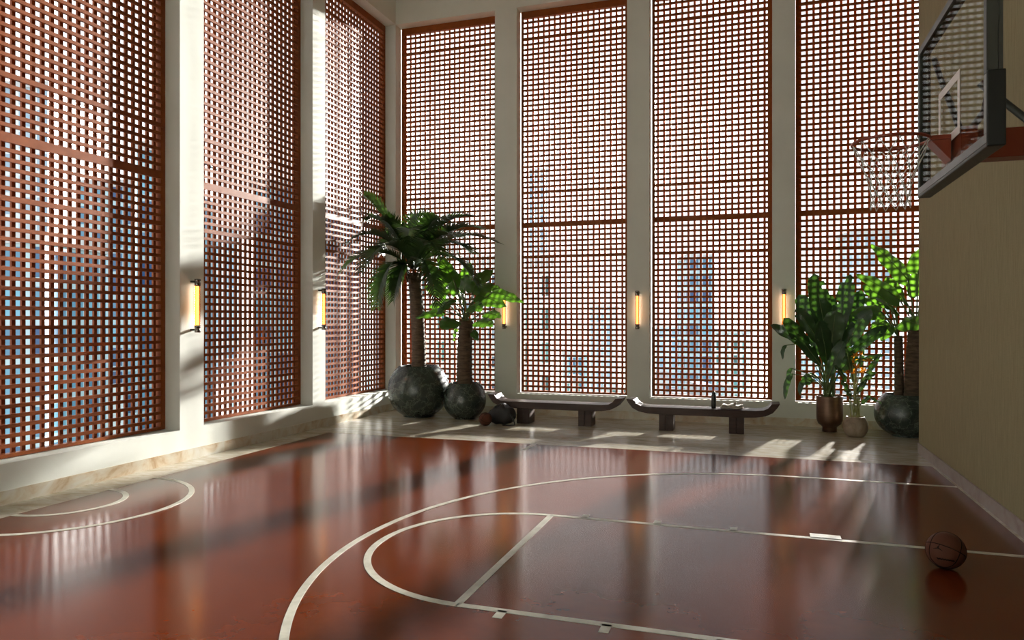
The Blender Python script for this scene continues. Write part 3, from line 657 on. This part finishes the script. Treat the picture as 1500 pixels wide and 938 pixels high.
def banana():
    base = Vector((1.07, 12.18, 0)); rnd = random.Random(6)
    t = thing('banana_leaf_plant', 'tall dark banana-leaf plant in a footed brown bronze planter', 'potted plant', base)
    m = MB(); m.lathe([(0.001, 0), (0.105, 0), (0.108, 0.006), (0.103, 0.065), (0.118, 0.085), (0.165, 0.12), (0.186, 0.18), (0.190, 0.26), (0.190, 0.535), (0.186, 0.545), (0.176, 0.545), (0.172, 0.535), (0.172, 0.48)], 56)
    m.build('pot', bronze, t); soil_disc(0.171, 0.49, t)
    Yc = base.y
    # (blade base px, tip px, depth base, depth tip, width, cuts)
    spec = [((1213, 500), (1192, 401), 0.0, -0.05, .36, 3), ((1205, 500), (1170, 432), 0.1, 0.1, .34, 1), ((1200, 495), (1166, 452), -0.15, -0.2, .30, 1), ((1222, 505), (1246, 402), 0.15, 0.2, .32, 3),
            ((1200, 530), (1148, 466), -0.3, -0.45, .26, 2), ((1185, 505), (1128, 476), -0.3, -0.5, .20, 1), ((1230, 515), (1276, 452), -0.3, -0.45, .28, 2), ((1228, 525), (1300, 478), -0.2, -0.3, .24, 2),
            ((1210, 520), (1186, 488), 0.25, 0.3, .30, 0), ((1218, 500), (1224, 455), -0.35, -0.5, .34, 1), ((1212, 530), (1200, 470), -0.35, -0.5, .32, 1), ((1190, 545), (1176, 562), 0.1, 0.1, .20, 0),
            ((1232, 540), (1256, 520), -0.1, -0.2, .24, 0), ((1225, 500), (1212, 430), 0.25, 0.3, .30, 1), ((1235, 500), (1262, 425), 0.25, 0.25, .26, 1), ((1214, 548), (1236, 500), -0.35, -0.45, .24, 0)]
    O = Vector((0, 0, 0.50))
    for (b, p, db, dt, W, cu) in spec:
        B_ = at(b[0], b[1], Yc+db)-base; T_ = at(p[0], p[1], Yc+dt)-base; B_ = B_.lerp(Vector((0, 0, 0.6)), 0.12)
        O2 = O+Vector((rnd.uniform(-.09, .09), rnd.uniform(-.09, .06), 0)); dd = (T_-B_)
        upv = Vector((-dd.x*0.3+rnd.uniform(-.3, .3), -1.0, 0.75))
        petiole_leaf(t, O2, None, B_, T_, W*1.22, banana_leaf, rnd, 'paddle', cu, 0.22, 0.15, 0.013, up=upv, lift=0.06)
    # three small drooping side leaves
    for (b, mid, p, W) in (((1172, 503), (1152, 506), (1147, 527), .085), ((1180, 550), (1160, 548), (1150, 586), .13), ((1184, 548), (1160, 540), (1156, 560), .09), ((1196, 560), (1180, 556), (1172, 580), .12)):
        A_ = at(*b, Yc-0.25)-base; M_ = at(*mid, Yc-0.33)-base; T_ = at(*p, Yc-0.36)-base
        vs, fs, pts = blade(M_, M_*0.6+T_*0.4+Vector((-0.06, 0, 0.03)), T_, W, (-0.5, -0.9, 0.2), 10, 3, 0.1, 'ovate', 0, rnd, 0.006, 0.1)
        m = MB(); m.add(vs, fs, True, 0); m.tube(bez(O, (O+A_)/2+Vector((0.03, 0, 0.12)), A_, 7)+[M_], 0.007, 6, mi=1); m.build('leaf', [banana_leaf, stem_m], t)
banana()
def flower_plant():
    base = Vector((1.385, 11.78, 0)); rnd = random.Random(9)
    t = thing('orange_flower_plant', 'slender plant with orange flowers in small mottled clay pot', 'potted plant', base)
    m = MB(); m.lathe([(0.001, 0), (0.10, 0), (0.115, 0.008), (0.155, 0.06), (0.172, 0.125), (0.168, 0.19), (0.142, 0.25), (0.125, 0.276), (0.125, 0.29), (0.117, 0.292), (0.113, 0.28), (0.12, 0.24)], 48)
    m.build('pot', clay, t); soil_disc(0.12, 0.255, t)
    Yc = base.y
    for i in range(9):
        a = i*2.4; r = 0.03+0.05*rnd.random(); h = 0.62+0.4*rnd.random(); dx = rnd.uniform(-.10, .10)
        m = MB(); m.tube(bez((cos(a)*r, sin(a)*r, 0.25), (cos(a)*r*1.3+dx*0.2, sin(a)*r, 0.5), (cos(a)*r*1.6+dx, sin(a)*r*1.5, h), 8), [0.010*(1-0.5*k/8) for k in range(8)], 6); m.build('stem', pale_stem, t)
    leaves = [((1246, 545), (1238, 508), -.1, -.1, .10), ((1262, 560), (1284, 545), 0, 0, .10), ((1266, 580), (1292, 592), -.1, -.2, .06), ((1240, 560), (1222, 535), -.1, -.15, .11), ((1270, 548), (1290, 518), 0, 0, .10),
              ((1256, 575), (1270, 556), -.15, -.2, .10), ((1244, 575), (1230, 556), -.15, -.2, .10), ((1256, 530), (1296, 520), .1, .1, .09), ((1250, 560), (1246, 530), .1, .1, .10), ((1258, 540), (1265, 512), .1, .15, .09), ((1248, 585), (1237, 572), -.2, -.25, .08), ((1262, 592), (1276, 580), -.15, -.2, .07)]
    for (b, p, db, dt, W) in leaves:
        petiole_leaf(t, (rnd.uniform(-.04, .04), rnd.uniform(-.04, .04), 0.35), None, at(*b, Yc+db)-base, at(*p, Yc+dt)-base, W, banana_leaf, rnd, 'ovate', 0, 0.2, 0.1, 0.005, up=(0.2, -0.8, 0.6), stem=pale_stem)
    for (x, y, dy) in ((1252, 522, -.12), (1262, 520, -.1), (1256, 540, -.2), (1264, 546, -.16), (1272, 530, -.08), (1248, 532, 0.0), (1250, 548, -.1), (1240, 548, -0.05)):
        c_ = at(x, y, Yc+dy)-base; m = MB()
        nP = 7 if x > 1245 else 4
        for k in range(nP):
            a = rnd.uniform(0, 2*pi); e = rnd.uniform(-0.2, 1.2); L = rnd.uniform(0.06, 0.11); d = Vector((cos(a)*cos(e), sin(a)*cos(e), sin(e)))
            vs, fs, _ = blade(c_, c_+d*L*0.5+Vector((0, 0, 0.012)), c_+d*L, 0.026, (0.1, -0.6, 0.8), 6, 2, 0.3, 'lance', 0, rnd, 0.001)
            m.add(vs, fs, True)
        m.tube([Vector((0.01, 0, 0.6)), c_], 0.004, 5, mi=1)
        m.build('flower', [orange_petal, pale_stem], t)
flower_plant()

# ------------------------------------------------------------------ city outside
def facade(name, glass1, glass2, frame_c, bw, bh, mortar=0.12):
    m = bpy.data.materials.new(name); m.use_nodes = True; nt = m.node_tree; b = nt.nodes['Principled BSDF']; b.inputs['Roughness'].default_value = 0.35
    glass1, glass2, frame_c = [tuple(v*0.72 for v in q) for q in (glass1, glass2, frame_c)]
    c = nt.nodes.new('ShaderNodeTexCoord'); sp = nt.nodes.new('ShaderNodeSeparateXYZ'); ad = nt.nodes.new('ShaderNodeMath'); cb = nt.nodes.new('ShaderNodeCombineXYZ')
    nt.links.new(c.outputs['Object'], sp.inputs[0]); nt.links.new(sp.outputs['X'], ad.inputs[0]); nt.links.new(sp.outputs['Y'], ad.inputs[1])
    nt.links.new(ad.outputs[0], cb.inputs['X']); nt.links.new(sp.outputs['Z'], cb.inputs['Y'])
    br = nt.nodes.new('ShaderNodeTexBrick'); br.offset = 0; br.inputs['Color1'].default_value = (*glass1, 1); br.inputs['Color2'].default_value = (*glass2, 1); br.inputs['Mortar'].default_value = (*frame_c, 1)
    br.inputs['Scale'].default_value = 1; br.inputs['Brick Width'].default_value = bw; br.inputs['Row Height'].default_value = bh; br.inputs['Mortar Size'].default_value = mortar*bh; br.inputs['Mortar Smooth'].default_value = 0.0
    nt.links.new(cb.outputs[0], br.inputs['Vector']); nt.links.new(br.outputs['Color'], b.inputs['Base Color']); return m
f_blue = facade('blue_glass_facade', (0.010, 0.06, 0.17), (0.18, 0.45, 0.58), (0.42, 0.58, 0.62), 2.6, 3.4)
f_teal = facade('teal_glass_facade', (0.01, 0.07, 0.075), (0.16, 0.40, 0.38), (0.72, 0.75, 0.72), 2.2, 3.3, 0.2)
f_pale = facade('pale_hazy_facade', (0.28, 0.42, 0.54), (0.5, 0.60, 0.66), (0.72, 0.77, 0.78), 3.0, 3.6)
f_grey = facade('grey_banded_facade', (0.05, 0.09, 0.14), (0.30, 0.38, 0.46), (0.62, 0.64, 0.64), 5, 3.4, 0.3)
slab_m = mat('pale_concrete', (0.38, 0.39, 0.39), 0.8)
GROUND = -46.0
towers = [  # px left, px right, px top, distance, facade, label
 (-130, 70, 118, 120, f_pale, 'tall pale tower seen through the left part of the largest side screen'),
 (-160, 58, 336, 62, f_blue, 'lower blue glass tower in front of the tall pale one, largest side screen'),
 (118, 196, 262, 105, f_blue, 'blue glass tower seen through the middle of the largest side screen'),
 (200, 262, 205, 80, f_blue, 'tall blue tower seen through the right part of the largest side screen'),
 (60, 122, 300, 168, f_teal, 'teal glass block low behind the largest side screen'),
 (302, 350, 330, 150, f_pale, 'pale distant tower seen at the left of the second side screen'),
 (372, 432, 262, 88, f_blue, 'blue glass tower seen through the right half of the second side screen'),
 (478, 528, 300, 95, f_blue, 'blue glass tower seen through the narrow corner screen'),
 (532, 566, 350, 140, f_pale, 'pale tower seen through the narrow corner screen beside the blue one'),
 (596, 668, 352, 75, f_teal, 'teal and white tower behind the feathery palm'),
 (672, 735, 372, 92, f_grey, 'grey banded tower behind the broad-leaved plant'),
 (762, 806, 372, 72, f_teal, 'narrow teal balcony tower at the edge of the second back screen'),
 (774, 801, 246, 190, f_pale, 'slender pale tower rising high behind the second back screen'),
 (828, 862, 515, 210, f_blue, 'low blue block on the horizon of the second back screen'),
 (866, 906, 447, 230, f_pale, 'hazy pale tower at the right of the second back screen'),
 (956, 1000, 478, 170, f_pale, 'hazy low tower at the left of the third back screen'),
 (1008, 1044, 371, 150, f_blue, 'slender blue tower rising in the third back screen'),
 (1044, 1098, 482, 185, f_teal, 'lower teal tower right of the slender blue one'),
 (1180, 1228, 520, 160, f_blue, 'blue block behind the banana-leaf plant'),
 (1262, 1312, 334, 140, f_pale, 'pale tower behind the hoop net and twin-trunked plant'),
]
for i, (x0, x1, yt, D, fm, lab) in enumerate(towers):
    u0, u1 = (x0-750)/F_PX, (x1-750)/F_PX
    def pos(u): return Vector((cos(YAW)*u*D-sin(YAW)*D, sin(YAW)*u*D+cos(YAW)*D, 0))
    c_ = (pos(u0)+pos(u1))/2; wd = (pos(u1)-pos(u0)).length; H = EYE+(HOR-yt)/F_PX*D-GROUND
    t = thing('office_tower', lab, 'building', (c_.x, c_.y, GROUND), YAW, 'city towers outside')
    dp = max(10, wd*0.8); hw = wd/2
    m = MB(); m.box(-hw, hw, 0, dp, 0, H-1.2); m.build('tower_body', fm, t)
    m = MB(); m.box(-hw-0.3, hw+0.3, -0.3, dp+0.3, H-1.2, H-0.2); m.box(-hw*0.5, hw*0.4, dp*0.2, dp*0.7, H-0.2, H+0.0); m.build('roof_parapet', slab_m, t)
blocks = [(60, 112, 560, 90), (200, 300, 560, 125), (330, 440, 530, 180), (610, 730, 545, 150), (830, 915, 562, 140), (960, 1050, 556, 130), (1060, 1130, 575, 150), (1170, 1300, 560, 110)]
blab = ['low rooftops at the foot of the towers in the largest side screen', 'low rooftops near the sill between first and second side screens', 'low rooftops in the second side screen', 'low rooftops behind the two round green pots',
        'low rooftops near the sill of the second back screen', 'low rooftops near the sill of the third back screen, left part', 'low rooftops near the sill of the third back screen, right part', 'low rooftops behind the bronze planter']
for i, ((x0, x1, yt, D), lab) in enumerate(zip(blocks, blab)):
    u0, u1 = (x0-750)/F_PX, (x1-750)/F_PX; c_ = (pos(u0)*0); 
    def pos2(u): return Vector((cos(YAW)*u*D-sin(YAW)*D, sin(YAW)*u*D+cos(YAW)*D, 0))
    c_ = (pos2(u0)+pos2(u1))/2; wd = (pos2(u1)-pos2(u0)).length; H = EYE+(HOR-yt)/F_PX*D-GROUND
    t = thing('low_building', lab, 'building', (c_.x, c_.y, GROUND), YAW, 'low buildings outside')
    m = MB(); hw = wd/2
    for k in range(4): m.box(-hw+wd*k/4, -hw+wd*(k+0.92)/4, -2*(k % 2), 12, 0, H-(k*37 % 5)*1.1)
    m.build('block', f_grey if i % 2 else f_teal, t)
    m = MB(); m.box(-hw*0.8, -hw*0.45, 3, 8, H, H+1.2); m.build('roof_hut', slab_m, t)
mb = MB(); mb.box(-600, 600, 16, 900, GROUND-1, GROUND); struct('ground', mb, varied('city_ground', [(0.4, (0.14, 0.2, 0.12)), (0.6, (0.4, 0.42, 0.4))], 0.04, 0.9))
